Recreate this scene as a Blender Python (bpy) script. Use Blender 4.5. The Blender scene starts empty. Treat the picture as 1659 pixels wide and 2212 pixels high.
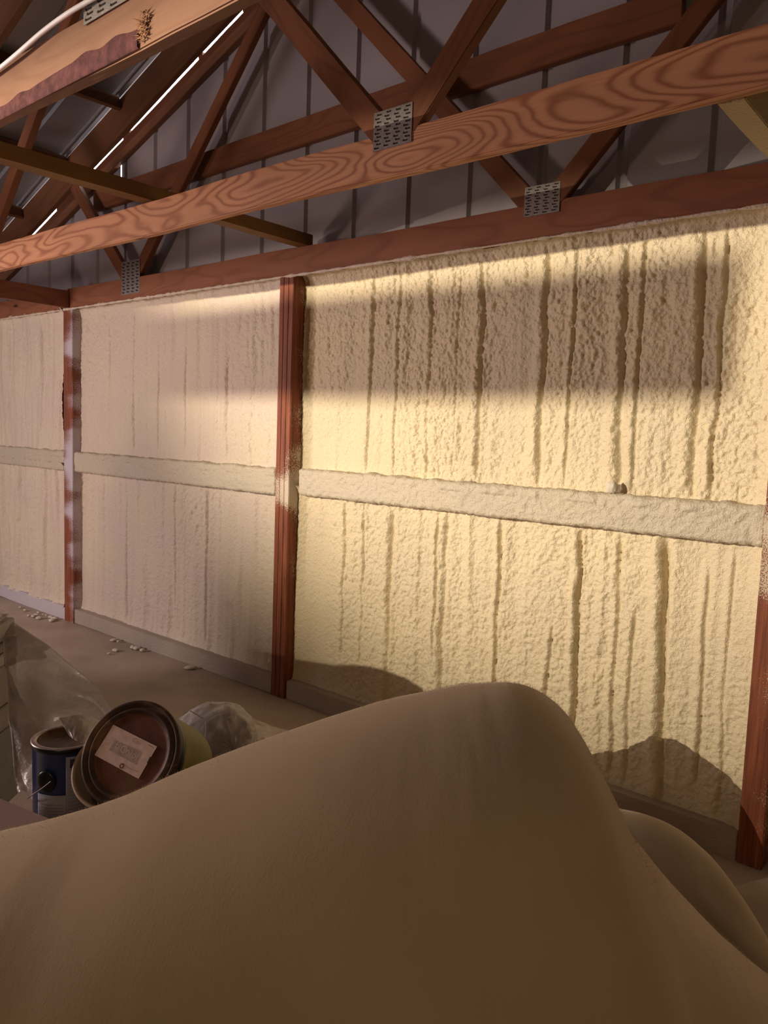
import bpy, bmesh, math, random
import numpy as np
from mathutils import Vector, Matrix
random.seed(4)
rng = np.random.RandomState(7)
S = bpy.context.scene
COL = S.collection

# ------------------------------------------------------------------ camera
F_PX = 1700.0
R = np.array([[0.75969869, 0.09102312, -0.6438732],
              [0.64928636, -0.05159239, 0.7587921],
              [0.03584867, -0.99451145, -0.09829474]])
EYE = np.array([0, 0, 1.56])
cam_d = bpy.data.cameras.new('camera')
cam = bpy.data.objects.new('camera', cam_d)
COL.objects.link(cam)
m = Matrix.Identity(4)
for i in range(3):
    m[i][0] = R[i, 0]; m[i][1] = -R[i, 1]; m[i][2] = -R[i, 2]; m[i][3] = EYE[i]
cam.matrix_world = m
cam_d.sensor_fit = 'HORIZONTAL'; cam_d.sensor_width = 36
cam_d.lens = 36 * F_PX / 1659
cam_d.clip_start = 0.02
S.camera = cam

# ------------------------------------------------------------------ light
S.view_settings.view_transform = 'Standard'
S.view_settings.look = 'None'
S.view_settings.gamma = 1
S.view_settings.use_curve_mapping = False
S.view_settings.exposure = 0.0
w = bpy.data.worlds.new('sky'); S.world = w
w.use_nodes = True
w.node_tree.nodes['Background'].inputs[0].default_value = (1.0, 0.95, 0.97, 1)
w.node_tree.nodes['Background'].inputs[1].default_value = 7.0

def aim(o, target):
    d = Vector(target) - o.location
    o.rotation_euler = d.to_track_quat('-Z', 'Y').to_euler()

def lamp(name, kind, loc, target, energy, color, size):
    d = bpy.data.lights.new(name, kind)
    d.energy = energy; d.color = color
    if kind == 'AREA':
        d.shape = 'SQUARE'; d.size = size
    else:
        d.shadow_soft_size = size
    o = bpy.data.objects.new(name, d)
    o.location = loc; COL.objects.link(o)
    aim(o, target)
    return o
# halogen work light on the left, behind the camera
L1 = lamp('work_light', 'SPOT', (-3.9, -2.4, 2.5), (-2.0, 3.1, 3.0), 1500, (1.0, 0.86, 0.64), 0.012)
L1.data.spot_size = math.radians(66); L1.data.spot_blend = 0.75
L5 = lamp('rear_fill', 'POINT', (0.1, -1.9, 2.7), (0, 0, 0), 32, (1.0, 0.76, 0.48), 0.12)  # added warm fill that lifts the dark foreground cover
# added soft fill near it, standing in for bounced light
L4 = lamp('bounce_fill', 'AREA', (-4.9, -0.5, 1.35), (-1.8, 3.1, 1.9), 30, (1.0, 0.70, 0.56), 0.4)
L2 = lamp('left_fill', 'AREA', (-6.2, -1.4, 1.9), (-4.4, 3.1, 1.7), 100, (1.0, 0.82, 0.80), 0.7)  # added pinkish fill for the left bays
L3 = lamp('rear_daylight', 'AREA', (-7.6, 0.5, 1.3), (-5.5, 3.1, 0.7), 5, (0.72, 0.82, 1.0), 0.8)

# ------------------------------------------------------------------ noise
def vnoise(x, y, seed=0):
    xi = np.floor(x).astype(np.int64); yi = np.floor(y).astype(np.int64)
    xf = x - xi; yf = y - yi
    def h(a, b):
        n = (a * 374761393 + b * 668265263 + seed * 982451653) & 0xffffffff
        n = ((n ^ (n >> 13)) * 1274126177) & 0xffffffff
        return ((n ^ (n >> 16)) & 0xffffff) / float(0xffffff)
    u = xf * xf * (3 - 2 * xf); v = yf * yf * (3 - 2 * yf)
    return (h(xi, yi) * (1 - u) + h(xi + 1, yi) * u) * (1 - v) + (h(xi, yi + 1) * (1 - u) + h(xi + 1, yi + 1) * u) * v
def fbm(x, y, seed=0, oct=3):
    r = 0; a = .5
    for i in range(oct):
        r = r + a * vnoise(x * 2 ** i, y * 2 ** i, seed + i * 17); a *= .5
    return r / (1 - .5 ** oct) - .5
def P(px, py, c):
    r = R @ np.array([px - 829.5, py - 1106., F_PX])
    return Vector(EYE + r * (c / F_PX))

# ------------------------------------------------------------------ materials
MATS = {}
class NT:
    def __init__(s, name, rough=.7, metal=0, spec=.3):
        s.m = bpy.data.materials.new(name); s.m.use_nodes = True
        s.t = s.m.node_tree; s.n = s.t.nodes; s.l = s.t.links
        s.b = s.n['Principled BSDF']
        s.b.inputs['Roughness'].default_value = rough
        s.b.inputs['Metallic'].default_value = metal
        s.b.inputs['Specular IOR Level'].default_value = spec
        MATS[name] = s.m
    def coord(s, kind='Object', scale=(1, 1, 1)):
        c = s.n.new('ShaderNodeTexCoord'); mp = s.n.new('ShaderNodeMapping')
        mp.inputs['Scale'].default_value = scale
        s.l.new(c.outputs[kind], mp.inputs[0]); return mp.outputs[0]
    def noise(s, vec, scale, detail=3, dist=0, rough=.5):
        n = s.n.new('ShaderNodeTexNoise')
        n.inputs['Scale'].default_value = scale; n.inputs['Detail'].default_value = detail
        n.inputs['Distortion'].default_value = dist; n.inputs['Roughness'].default_value = rough
        s.l.new(vec, n.inputs['Vector']); return n.outputs['Fac']
    def ramp(s, fac, stops):
        r = s.n.new('ShaderNodeValToRGB'); e = r.color_ramp.elements
        while len(e) < len(stops): e.new(.5)
        for i, (p, c) in enumerate(stops):
            e[i].position = p; e[i].color = (*c, 1) if len(c) == 3 else c
        s.l.new(fac, r.inputs[0]); return r.outputs[0]
    def math(s, op, a, b=None, clamp=False):
        n = s.n.new('ShaderNodeMath'); n.operation = op; n.use_clamp = clamp
        for i, v in enumerate((a, b)):
            if v is None: continue
            if isinstance(v, (int, float)): n.inputs[i].default_value = v
            else: s.l.new(v, n.inputs[i])
        return n.outputs[0]
    def mix(s, fac, a, b, mode='MIX'):
        n = s.n.new('ShaderNodeMix'); n.data_type = 'RGBA'; n.blend_type = mode
        for idx, v in ((0, fac), (6, a), (7, b)):
            if isinstance(v, (int, float)): n.inputs[idx].default_value = v
            elif isinstance(v, tuple): n.inputs[idx].default_value = (*v, 1)
            else: s.l.new(v, n.inputs[idx])
        return n.outputs[2]
    def base(s, c):
        if isinstance(c, tuple): s.b.inputs['Base Color'].default_value = (*c, 1)
        else: s.l.new(c, s.b.inputs['Base Color'])
    def bump(s, h, strength=.3, dist=.01):
        b = s.n.new('ShaderNodeBump'); b.inputs['Strength'].default_value = strength
        b.inputs['Distance'].default_value = dist
        s.l.new(h, b.inputs['Height']); s.l.new(b.outputs[0], s.b.inputs['Normal'])
    def sep(s, vec):
        n = s.n.new('ShaderNodeSeparateXYZ'); s.l.new(vec, n.inputs[0]); return n.outputs

def simple(name, c, rough=.7, metal=0, spec=.3, var=.12, scale=9, bump=0.0, bs=60):
    t = NT(name, rough, metal, spec)
    v = t.coord()
    f = t.noise(v, scale, 4)
    t.base(t.ramp(f, [(.25, tuple(x * (1 - var) for x in c)), (.75, tuple(min(1, x * (1 + var)) for x in c))]))
    if bump: t.bump(t.noise(v, bs, 4), bump, .004)
    return t.m

def wood(name, light, dark, ring=34, contrast=1.0, dust=0.0, rough=.62):
    # length of the board runs along local X
    t = NT(name, rough, 0, .25)
    info = t.n.new('ShaderNodeObjectInfo')
    c = t.n.new('ShaderNodeTexCoord')
    add = t.n.new('ShaderNodeVectorMath'); add.operation = 'ADD'
    rs = t.n.new('ShaderNodeVectorMath'); rs.operation = 'SCALE'
    cmb = t.n.new('ShaderNodeCombineXYZ')
    t.l.new(info.outputs['Random'], cmb.inputs[0]); t.l.new(info.outputs['Random'], cmb.inputs[1])
    rs.inputs['Scale'].default_value = 37
    t.l.new(cmb.outputs[0], rs.inputs[0])
    t.l.new(c.outputs['Object'], add.inputs[0]); t.l.new(rs.outputs[0], add.inputs[1])
    def mp(sc):
        q = t.n.new('ShaderNodeMapping'); q.inputs['Scale'].default_value = sc
        t.l.new(add.outputs[0], q.inputs[0]); return q.outputs[0]
    low = t.noise(mp((1.0, 5, 5)), 1.0, 1.5, .25)
    r = t.math('MULTIPLY', low, ring)
    wob = t.noise(mp((9, 30, 30)), 1.0, 2)
    r = t.math('ADD', r, wob)
    s = t.math('SINE', t.math('MULTIPLY', r, 2.4))
    s = t.math('MULTIPLY_ADD' if False else 'MULTIPLY', s, .5)
    s = t.math('ADD', s, .5)
    s = t.math('POWER', s, 2.5)
    fine = t.noise(mp((4, 160, 160)), 1.0, 3)
    blotch = t.noise(mp((1.2, 3, 3)), 1.0, 3)
    colr = t.mix(t.math('MULTIPLY', s, .62 * contrast, True), light, dark)
    colr = t.mix(t.math('MULTIPLY', fine, .35), colr, dark)
    colr = t.mix(t.ramp(blotch, [(.45, (0, 0, 0)), (.75, (.6, .6, .6))]), colr, tuple(x * .62 for x in light))
    # knots
    v = t.n.new('ShaderNodeTexVoronoi'); v.inputs['Scale'].default_value = 1
    t.l.new(mp((1.7, 6, 6)), v.inputs['Vector'])
    k = t.ramp(v.outputs['Distance'], [(.05, (1, 1, 1)), (.1, (0, 0, 0))])
    colr = t.mix(k, colr, tuple(x * .35 for x in dark))
    if dust:
        d = t.noise(mp((90, 90, 90)), 1.0, 2)
        d2 = t.noise(mp((2, 8, 8)), 1.0, 2)
        dd = t.math('ADD', d, t.math('MULTIPLY', t.math('SUBTRACT', d2, .5), dust))
        colr = t.mix(t.ramp(dd, [(.62, (0, 0, 0)), (.68, (1, 1, 1))]), colr, (.62, .54, .42))
    t.base(colr)
    t.bump(t.math('ADD', fine, s), .25, .0015)
    return t.m

W_TRUSS = wood('truss_pine', (.255, .130, .078), (.16, .065, .040), contrast=.5)
W_GRAIN = wood('grainy_pine', (.66, .33, .18), (.27, .09, .042), ring=62, contrast=1.25)
W_FAR = wood('red_pine', (.30, .115, .058), (.15, .05, .024), ring=24, contrast=.7)
W_WEB = wood('shaded_web_pine', (.21, .078, .034), (.11, .036, .016), ring=24, contrast=.7)  # darker copy of the red pine, shade on the webs put into its colour
W_DARK = wood('dark_rafter', (.15, .062, .026), (.08, .028, .012), ring=22, contrast=.6)
W_YEL = wood('yellow_pine', (.24, .125, .042), (.15, .07, .023), ring=20, contrast=.5)

def post_wood(name, seed, amount, mist=(.62, .53, .42)):
    """treated lumber with overspray: foam mist clings along some edges and heights"""
    t = NT(name, .6, 0, .35)
    c = t.coord('Object'); x, y, z = t.sep(c)
    mpv = t.coord('Object', (30, 30, 1.5))
    grain = t.noise(mpv, 2.2, 3, .4)
    colr = t.ramp(grain, [(.3, (.13, .032, .018)), (.62, (.27, .078, .032)), (.8, (.36, .13, .05))])
    fine = t.noise(t.coord('Object', (1, 1, .8)), 220, 2, 0, .7)
    zone = t.noise(t.coord('Object', (.6, .6, 2.6)), 1.0 + .13 * seed, 2)
    # mist thickens towards the right-hand back edge (x+ and y+)
    edge = t.math('ADD', t.math('MULTIPLY', x, 2.5), t.math('MULTIPLY', y, 2.2))
    zz = t.math('MULTIPLY', t.math('SUBTRACT', zone, .5), 1.5)
    band = t.math('SUBTRACT', 1, t.math('MULTIPLY', t.math('ABSOLUTE', t.math('SUBTRACT', z, 1.27)), 4.0), True)
    tot = t.math('ADD', t.math('ADD', fine, t.math('MULTIPLY', edge, .75)), t.math('ADD', zz, t.math('MULTIPLY', band, .35)))
    f = t.ramp(tot, [(.72 - amount, (0, 0, 0)), (.80 - amount, (1, 1, 1))])
    t.base(t.mix(f, colr, mist))
    t.bump(t.math('ADD', fine, grain), .4, .003)
    return t.m
P_MID = post_wood('sprayed_post', 1, -.10)
P_LEFT = post_wood('sprayed_post_lilac', 4, .15, (.56, .50, .54))
P_RIGHT = post_wood('sprayed_post_speckled', 2, .06)

def foam_mat(name, c, warm):
    t = NT(name, .42, 0, .5)
    v = t.coord('Object')
    a = t.noise(v, 2.2, 3); b = t.noise(t.coord('Object', (5, 5, .7)), 1.6, 3)
    col1 = t.mix(t.ramp(a, [(.4, (0, 0, 0)), (.62, (1, 1, 1))]), c, warm)
    col1 = t.mix(t.math('MULTIPLY', b, .25), col1, tuple(x * .8 for x in c))
    t.base(col1)
    n1 = t.noise(v, 95, 3, .3); n2 = t.noise(v, 210, 2)
    t.bump(t.math('ADD', n1, t.math('MULTIPLY', n2, .5)), .85, .006)
    return t.m
FOAM = foam_mat('cream_spray_foam', (.72, .61, .42), (.78, .66, .44))
FOAM_PINK = foam_mat('pale_spray_foam', (.70, .58, .48), (.72, .62, .46))
FOAM_GIRT = foam_mat('mist_coated_girt', (.57, .50, .39), (.60, .52, .39))

SIDING = simple('white_steel_siding', (.29, .26, .28), .4, .0, .5, .08, 3)
ROOFM = simple('grey_steel_roof', (.30, .28, .29), .38, .5, .5, .1, 3)
STEEL = simple('galvanized_steel', (.23, .20, .19), .5, .5, .5, .25, 60, .3, 300)
HOLE = simple('punched_slot', (.02, .012, .01), .9)
PVC = simple('white_cable_jacket', (.80, .76, .84), .35)

def dusty(name, c, spots=True, rough=.85, stain=.12, bump=.12, sheen=0.0):
    t = NT(name, rough, 0, .15)
    v = t.coord('Object')
    a = t.noise(v, 2.6, 4)
    colr = t.ramp(a, [(.3, tuple(x * (1 - stain) for x in c)), (.7, tuple(x * (1 + stain) for x in c))])
    if spots:
        vo = t.n.new('ShaderNodeTexVoronoi'); vo.inputs['Scale'].default_value = 7.5
        t.l.new(v, vo.inputs['Vector'])
        k = t.ramp(vo.outputs['Distance'], [(.02, (1, 1, 1)), (.055, (0, 0, 0))])
        sel = t.ramp(t.noise(v, 3.1, 1), [(.5, (0, 0, 0)), (.52, (1, 1, 1))])
        colr = t.mix(t.math('MULTIPLY', t.math('MULTIPLY', k, sel), .7), colr, tuple(x * .45 for x in c))
    t.base(colr)
    t.b.inputs['Sheen Weight'].default_value = sheen; t.b.inputs['Sheen Roughness'].default_value = .45
    t.b.inputs['Sheen Tint'].default_value = (1, .86, .68, 1)
    t.bump(t.math('ADD', t.noise(v, 260, 2), t.math('MULTIPLY', t.noise(v, 22, 3), 1.2)), bump, .004)
    return t.m
COVER = dusty('dusty_tan_cover', (.43, .335, .225), sheen=.7)
COVER2 = dusty('dusty_tan_cover_stained', (.42, .34, .24), stain=.3, sheen=.6)
SHEET = dusty('dusty_floor_sheeting', (.43, .345, .27), False, .5, .18, .25)
MAUVE = dusty('mauve_cover', (.40, .29, .28), False, .6)

def plastic(name, c, alpha, rough=.12):
    t = NT(name, rough, 0, .6)
    t.base(c)
    g = t.n.new('ShaderNodeNewGeometry')
    v = t.coord('Object')
    f = t.ramp(t.noise(v, 9, 4, .6), [(.35, (alpha * .7,) * 3), (.7, (min(1, alpha * 1.3),) * 3)])
    t.l.new(f, t.b.inputs['Alpha'])
    t.bump(t.noise(v, 26, 3, .8), .5, .01)
    return t.m
CLEAR = plastic('clear_plastic_sheet', (.40, .33, .29), .33)
CLEAR2 = plastic('milky_plastic_sheet', (.34, .28, .245), .55, .35)
CLEARBAG = plastic('clear_plastic_bag', (.50, .44, .45), .42, .06)
LILAC = plastic('lilac_plastic_film', (.72, .62, .72), .9, .2)

# ------------------------------------------------------------------ builders
def link(name, me, mat, parent=None, smooth=False):
    o = bpy.data.objects.new(name, me); COL.objects.link(o)
    for mm in (mat if isinstance(mat, (list, tuple)) else [mat]): me.materials.append(mm)
    if smooth:
        for p in me.polygons: p.use_smooth = True
    if parent is not None: o.parent = parent
    return o
def tag(o, label=None, cat=None, group=None, kind=None):
    if label: o['label'] = label
    if cat: o['category'] = cat
    if group: o['group'] = group
    if kind: o['kind'] = kind
    return o
def empty(name, loc, label, cat, group=None, rot=None):
    o = bpy.data.objects.new(name, None); o.empty_display_size = .05
    o.location = loc
    if rot is not None: o.rotation_euler = rot
    COL.objects.link(o)
    return tag(o, label, cat, group)
def frombm(bm, name):
    me = bpy.data.meshes.new(name); bmesh.ops.recalc_face_normals(bm, faces=bm.faces); bm.to_mesh(me); bm.free(); return me

def box_bm(bm, c, s, mi=0):
    r = bmesh.ops.create_cube(bm, size=1)
    for v in r['verts']:
        v.co = Vector((v.co.x * s[0] + c[0], v.co.y * s[1] + c[1], v.co.z * s[2] + c[2]))
    for v in r['verts']:
        for f in v.link_faces: f.material_index = mi
    return r['verts']

def beam(name, a, b, t, h, mat, parent=None, side=(0, 1, 0), bev=.003, wobble=.0015, ends=(0, 0), segs=None):
    """board from a to b (centre line), local X along it, t = thickness along `side`, h = the third size"""
    a = Vector(a); b = Vector(b); L = (b - a).length
    X = (b - a).normalized(); Y = Vector(side); Y = (Y - X * Y.dot(X)).normalized(); Z = X.cross(Y)
    bm = bmesh.new(); box_bm(bm, (L / 2, 0, 0), (L, t, h))
    n = segs or max(2, int(L / .12))
    bmesh.ops.bisect_plane  # noqa
    for k in range(1, n):
        g = list(bm.verts) + list(bm.edges) + list(bm.faces)
        bmesh.ops.bisect_plane(bm, geom=g, plane_co=(L * k / n, 0, 0), plane_no=(1, 0, 0))
    sd = random.random() * 50
    for v in bm.verts:
        u = v.co.x
        v.co.y += wobble * math.sin(u * 5 + sd) + random.uniform(-.0006, .0006)
        v.co.z += wobble * math.sin(u * 3.1 + sd * 2) + random.uniform(-.0008, .0008)
        # angled cuts at the ends
        if u < 1e-4: v.co.x += ends[0] * v.co.z
        if u > L - 1e-4: v.co.x += ends[1] * v.co.z
    long_edges = [e for e in bm.edges if len(e.link_faces) == 2 and e.calc_face_angle(0) > .9]
    bmesh.ops.bevel(bm, geom=long_edges, offset=bev, segments=2, affect='EDGES')
    me = frombm(bm, name)
    o = link(name, me, mat, None, False)
    M = Matrix((( X.x, Y.x, Z.x, a.x), (X.y, Y.y, Z.y, a.y), (X.z, Y.z, Z.z, a.z), (0, 0, 0, 1)))
    if parent is not None:
        o.parent = parent
        M = Matrix.Translation(-parent.location) @ M
    o.matrix_basis = M
    return o

def lathe(name, prof, mat, parent=None, seg=64, mats=None):
    bm = bmesh.new(); rings = []
    for (r, z) in prof:
        if r < 1e-5: rings.append([bm.verts.new((0, 0, z))])
        else: rings.append([bm.verts.new((r * math.cos(2 * math.pi * i / seg), r * math.sin(2 * math.pi * i / seg), z)) for i in range(seg)])
    for k in range(len(rings) - 1):
        A, B = rings[k], rings[k + 1]
        for i in range(seg):
            j = (i + 1) % seg
            if len(A) == 1 and len(B) == 1: continue
            if len(A) == 1: f = bm.faces.new((A[0], B[i], B[j]))
            elif len(B) == 1: f = bm.faces.new((A[i], A[j], B[0]))
            else: f = bm.faces.new((A[i], A[j], B[j], B[i]))
            if mats: f.material_index = mats[k]
    return link(name, frombm(bm, name), mat, parent, True)

def tube(name, pts, r, mat, parent=None, seg=10):
    bm = bmesh.new(); pts = [Vector(p) for p in pts]; prev = None
    up = Vector((0, 0, 1))
    for i, p in enumerate(pts):
        d = (pts[min(i + 1, len(pts) - 1)] - pts[max(i - 1, 0)]).normalized()
        s = d.cross(up)
        if s.length < .1: s = d.cross(Vector((1, 0, 0)))
        s.normalize(); u = s.cross(d)
        ring = [bm.verts.new(p + (s * math.cos(2 * math.pi * k / seg) + u * math.sin(2 * math.pi * k / seg)) * r) for k in range(seg)]
        if prev:
            for k in range(seg): bm.faces.new((prev[k], prev[(k + 1) % seg], ring[(k + 1) % seg], ring[k]))
        else: bm.faces.new(ring)
        prev = ring
    bm.faces.new(prev)
    return link(name, frombm(bm, name), mat, parent, True)

def grid_mesh(name, Pts, mat, parent=None, closed_back=None):
    """Pts: (n, m, 3) array"""
    n, mm = Pts.shape[:2]
    v = Pts.reshape(-1, 3)
    idx = np.arange(n * mm).reshape(n, mm)
    f = np.stack([idx[:-1, :-1], idx[1:, :-1], idx[1:, 1:], idx[:-1, 1:]], -1).reshape(-1, 4)
    me = bpy.data.meshes.new(name)
    me.from_pydata(v.tolist(), [], f.tolist())
    me.update()
    return link(name, me, mat, parent, True)

def spline(pts, n):
    pts = [np.array(p, float) for p in pts]
    out = []
    for i in range(len(pts) - 1):
        p0 = pts[max(i - 1, 0)]; p1 = pts[i]; p2 = pts[i + 1]; p3 = pts[min(i + 2, len(pts) - 1)]
        for k in range(n):
            t = k / n
            out.append(.5 * ((2 * p1) + (-p0 + p2) * t + (2 * p0 - 5 * p1 + 4 * p2 - p3) * t * t + (-p0 + 3 * p1 - 3 * p2 + p3) * t ** 3))
    out.append(pts[-1]); return out

# ================================================================== SETTING
WY = 3.05          # face of the posts
X0, X1 = -8.35, 1.55
RIDGE = -3.37
def roof_z(x): return 4.40 - .354 * abs(x - RIDGE)     # underside of the roof steel

# gable wall: ribbed steel siding above and behind the posts
def siding_strip(bm, xa, xb, y, z0f, z1f):
    n = max(1, int(round((xb - xa) / .09)))
    xs = [xa + (xb - xa) * k / n for k in range(n + 1)]
    for k in range(n):
        a, b = xs[k], xs[k + 1]
        bm.faces.new([bm.verts.new((a, y, z0f(a))), bm.verts.new((b, y, z0f(b))), bm.verts.new((b, y, z1f(b))), bm.verts.new((a, y, z1f(a)))])
bm = bmesh.new()
rib_x = [RIDGE - .0 + .377 * k for k in range(-14, 14)]
def gtop(x): return roof_z(x) - .22
yb = 3.20
pts = []
x = X0
prof = [(X0, 0)]
for rx in rib_x:
    if rx - .03 > X0 and rx + .03 < X1:
        prof += [(rx - .026, 0), (rx - .014, .020), (rx + .014, .020), (rx + .026, 0)]
SLITX = -5.311
prof = [p for p in prof if abs(p[0] - SLITX) > .04]
prof += [(SLITX - .04, 0), (SLITX - .007, 0), (SLITX + .007, 0), (SLITX + .04, 0)]
prof.append((X1, 0)); prof.sort()
for (xa, ya), (xb, yb2) in zip(prof[:-1], prof[1:]):
    if xb - xa < 1e-6: continue
    z0 = 0.0
    spans = [(z0, None)]
    if abs((xa + xb) / 2 - SLITX) < .004 : spans = [(z0, 3.25), (3.43, None)]
    for (za, zb) in spans:
        vs = [(xa, yb + ya, za), (xb, yb + yb2, za), (xb, yb + yb2, zb or gtop(xb)), (xa, yb + ya, zb or gtop(xa))]
        bm.faces.new([bm.verts.new(p) for p in vs])
bmesh.ops.remove_doubles(bm, verts=bm.verts, dist=1e-5)
wb = link('wall_back', frombm(bm, 'wall_back'), SIDING); tag(wb, kind='structure')

# remaining shell
def shell(name, verts, faces, mat):
    me = bpy.data.meshes.new(name); me.from_pydata(verts, [], faces); me.update()
    o = link(name, me, mat); tag(o, kind='structure'); return o
YB = -4.2
INNER = simple('dim_interior_foam', (.42, .34, .25), .8)
def wallbox(name, lo, hi, mat):
    bm = bmesh.new(); box_bm(bm, [(a + b) / 2 for a, b in zip(lo, hi)], [b - a for a, b in zip(lo, hi)])
    o = link(name, frombm(bm, name), mat); tag(o, kind='structure'); return o
wallbox('wall_left', (X0 - .08, YB, 0), (X0, 3.2, 2.6), INNER)
wallbox('wall_right', (X1, YB, 0), (X1 + .08, 3.2, 2.6), INNER)
bm = bmesh.new()
for y in (YB - .08, YB):
    vs = [bm.verts.new(p) for p in ((X0, y, 0), (X1, y, 0), (X1, y, roof_z(X1)), (RIDGE, y, roof_z(RIDGE)), (X0, y, roof_z(X0)))]
    bm.faces.new(vs)
tag(link('wall_front', frombm(bm, 'wall_front'), INNER), kind='structure')

# roof: ribbed steel panels, ribs run down the slope
def roof_side(sign):
    bm = bmesh.new()
    ys = []
    y = YB - .1
    while y < 3.10:
        ys += [(y, 0), (y + .10, 0), (y + .115, .018), (y + .145, .018), (y + .16, 0)]
        y += .30
    ys = [q for q in ys if q[0] < 3.2] + [(3.205, 0)]
    xs = [RIDGE, RIDGE + sign * 2.5, RIDGE + sign * 5.2]
    for (ya, za), (yb_, zb) in zip(ys[:-1], ys[1:]):
        for xa, xb in zip(xs[:-1], xs[1:]):
            bm.faces.new([bm.verts.new(p) for p in ((xa, ya, roof_z(xa) + za), (xb, ya, roof_z(xb) + za), (xb, yb_, roof_z(xb) + zb), (xa, yb_, roof_z(xa) + zb))])
    bmesh.ops.remove_doubles(bm, verts=bm.verts, dist=1e-5)
    return frombm(bm, 'ceiling')
tag(link('ceiling', roof_side(-1), ROOFM), kind='structure')
tag(link('ceiling', roof_side(1), ROOFM), kind='structure')

# floor with plastic sheeting: gentle wrinkles
n = 260; mm = 150
gx, gy = np.meshgrid(np.linspace(X0, X1, n), np.linspace(YB, 3.30, mm), indexing='ij')
gz = .006 * fbm(gx * 2.2 + gy * 1.3, gy * 1.5 - gx * .6, 3) + .010 * np.abs(fbm(gx * 1.3 - gy * 1.1, gy * 1.7 + gx * .8, 9, 2)) * 2
gz = gz * np.clip((3.0 - gy) * 4 + .3, .2, 1)
fl = grid_mesh('floor', np.stack([gx, gy, gz], -1), SHEET); tag(fl, kind='structure')

# ================================================================== FOAM BAYS
def foam_bay(name, x0, x1, z0, z1, yb, mat, seed, rough, stripe, creases, res, label, corner=0.0, postfill=0.02):
    nx = int((x1 - x0) / res); nz = int((z1 - z0) / res)
    X, Z = np.meshgrid(np.linspace(x0, x1, nx), np.linspace(z0, z1, nz), indexing='ij')
    wx = X + .022 * fbm(X * 1.4 + seed, Z * 1.6, seed + 2) * 2
    d = .030 * fbm(wx * 2.4, Z * .5, seed, 3)                        # broad vertical swells
    # hanging runs with sharp creases between
    s1 = vnoise(wx * 13, Z * .9 + 9, seed + 5)
    d += stripe * (.020 * (1 - np.abs(2 * s1 - 1)) - .008)
    s2 = vnoise(wx * 34, Z * 1.9, seed + 6)
    d += stripe * .0065 * (s2 - .5) * 2
    zone = np.clip(fbm(X * 2.1 + 5, Z * .8, seed + 8, 2) * 3 + .6, 0, 1)
    # lumpy orange peel
    d += rough * (.0048 * (vnoise(X * 62, Z * 55, seed + 11) - .5) + .0056 * (vnoise(X * 108, Z * 98, seed + 12) - .5)) * (.45 + zone)
    d += rough * .010 * np.maximum(0, fbm(X * 30, Z * 15, seed + 14, 2)) * zone * 1.4
    for (cx_, zt, zb, dep, wd, lean) in creases:
        k = cx_ + lean * (z1 - Z) + .018 * (vnoise(Z * 7, Z * 0 + cx_ * 9, seed + 20) - .5)
        wdt = wd * (.7 + .7 * vnoise(Z * 16, Z * 0, seed + 3))
        fade = np.clip((Z - zb) * 12, 0, 1) * np.clip((zt - Z) * 12, 0, 1)
        d -= dep * np.exp(-((X - k) / wdt) ** 2) * fade
        d += dep * .75 * np.exp(-((X - k + wd * 3.0) / (wd * 2.6)) ** 2) * fade * (1 if wd > .004 else .4)
    # fillets up to posts, header and skirt
    el = np.exp(-(X - x0) / .03); er = np.exp(-(x1 - X) / .025)
    et = np.exp(-(z1 - Z) / .02); eb = np.exp(-(Z - z0) / .03)
    d += postfill * (el + er) + .035 * et + .02 * eb
    if corner:
        d += corner * np.exp(-(x1 - X) / .09)
    Y = yb - d
    return tag(grid_mesh(name, np.stack([X, Y, Z], -1), mat), label, 'spray foam insulation')

GZ0, GZ1 = 1.188, 1.335
cr = []
for q, dep, wd, ln in ((-2.80, .012, .008, 0), (-2.42, .010, .007, .01), (-2.12, .018, .009, .02), (-1.78, .016, .010, .01), (-1.64, .012, .005, .0),
                       (-1.42, .018, .011, .03), (-1.33, .012, .006, 0), (-1.10, .016, .011, .02), (-1.02, .014, .006, .01), (-2.62, .008, .005, 0), (-2.25, .008, .004, 0)):
    cr.append((q, 2.40, GZ1, dep, wd, ln))
foam_bay('spray_foam_panel', -3.302, -.79, 1.27, 2.43, 3.160, FOAM, 3, 1.25, .45, cr, .0046,
         'bright cream lumpy spray foam above the girt, in the bay right of the orange-edged post', corner=.045)
cr = [(-2.62, 1.2, .05, .018, .010, .015), (-2.26, 1.2, .05, .014, .012, .0), (-2.31, 1.2, .4, .014, .006, .012), (-1.955, 1.2, .0, .020, .006, .018),
      (-1.545, 1.2, .0, .022, .007, .02), (-1.62, .75, .1, .014, .006, -.06), (-1.17, 1.2, .05, .026, .011, .05), (-1.36, 1.2, .1, .014, .007, .02), (-2.95, 1.2, .3, .010, .006, .02),
      (-1.0, 1.1, .2, .012, .006, .02), (-1.28, .9, .1, .012, .007, .01), (-2.8, 1.2, .3, .008, .005, 0), (-.90, 1.2, .1, .008, .006, .01)]
foam_bay('spray_foam_panel', -3.302, -.79, .10, 1.25, 3.150, FOAM, 31, 1.0, .55, cr, .0046,
         'cream ribbed spray foam with deep vertical creases below the girt, right of the orange-edged post', corner=.02)
cr = [(-5.02, 2.4, 1.35, .010, .010, .01), (-4.72, 2.4, 1.35, .010, .010, 0), (-4.40, 2.3, 1.35, .008, .010, -.01), (-3.98, 2.0, 1.35, .008, .008, 0), (-5.35, 2.4, 1.35, .008, .008, 0)]
foam_bay('spray_foam_panel', -5.775, -3.428, 1.27, 2.43, 3.135, FOAM_PINK, 47, .9, .8, cr, .007,
         'pale pinkish spray foam above the girt, between the two brown posts', postfill=.012)
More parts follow.
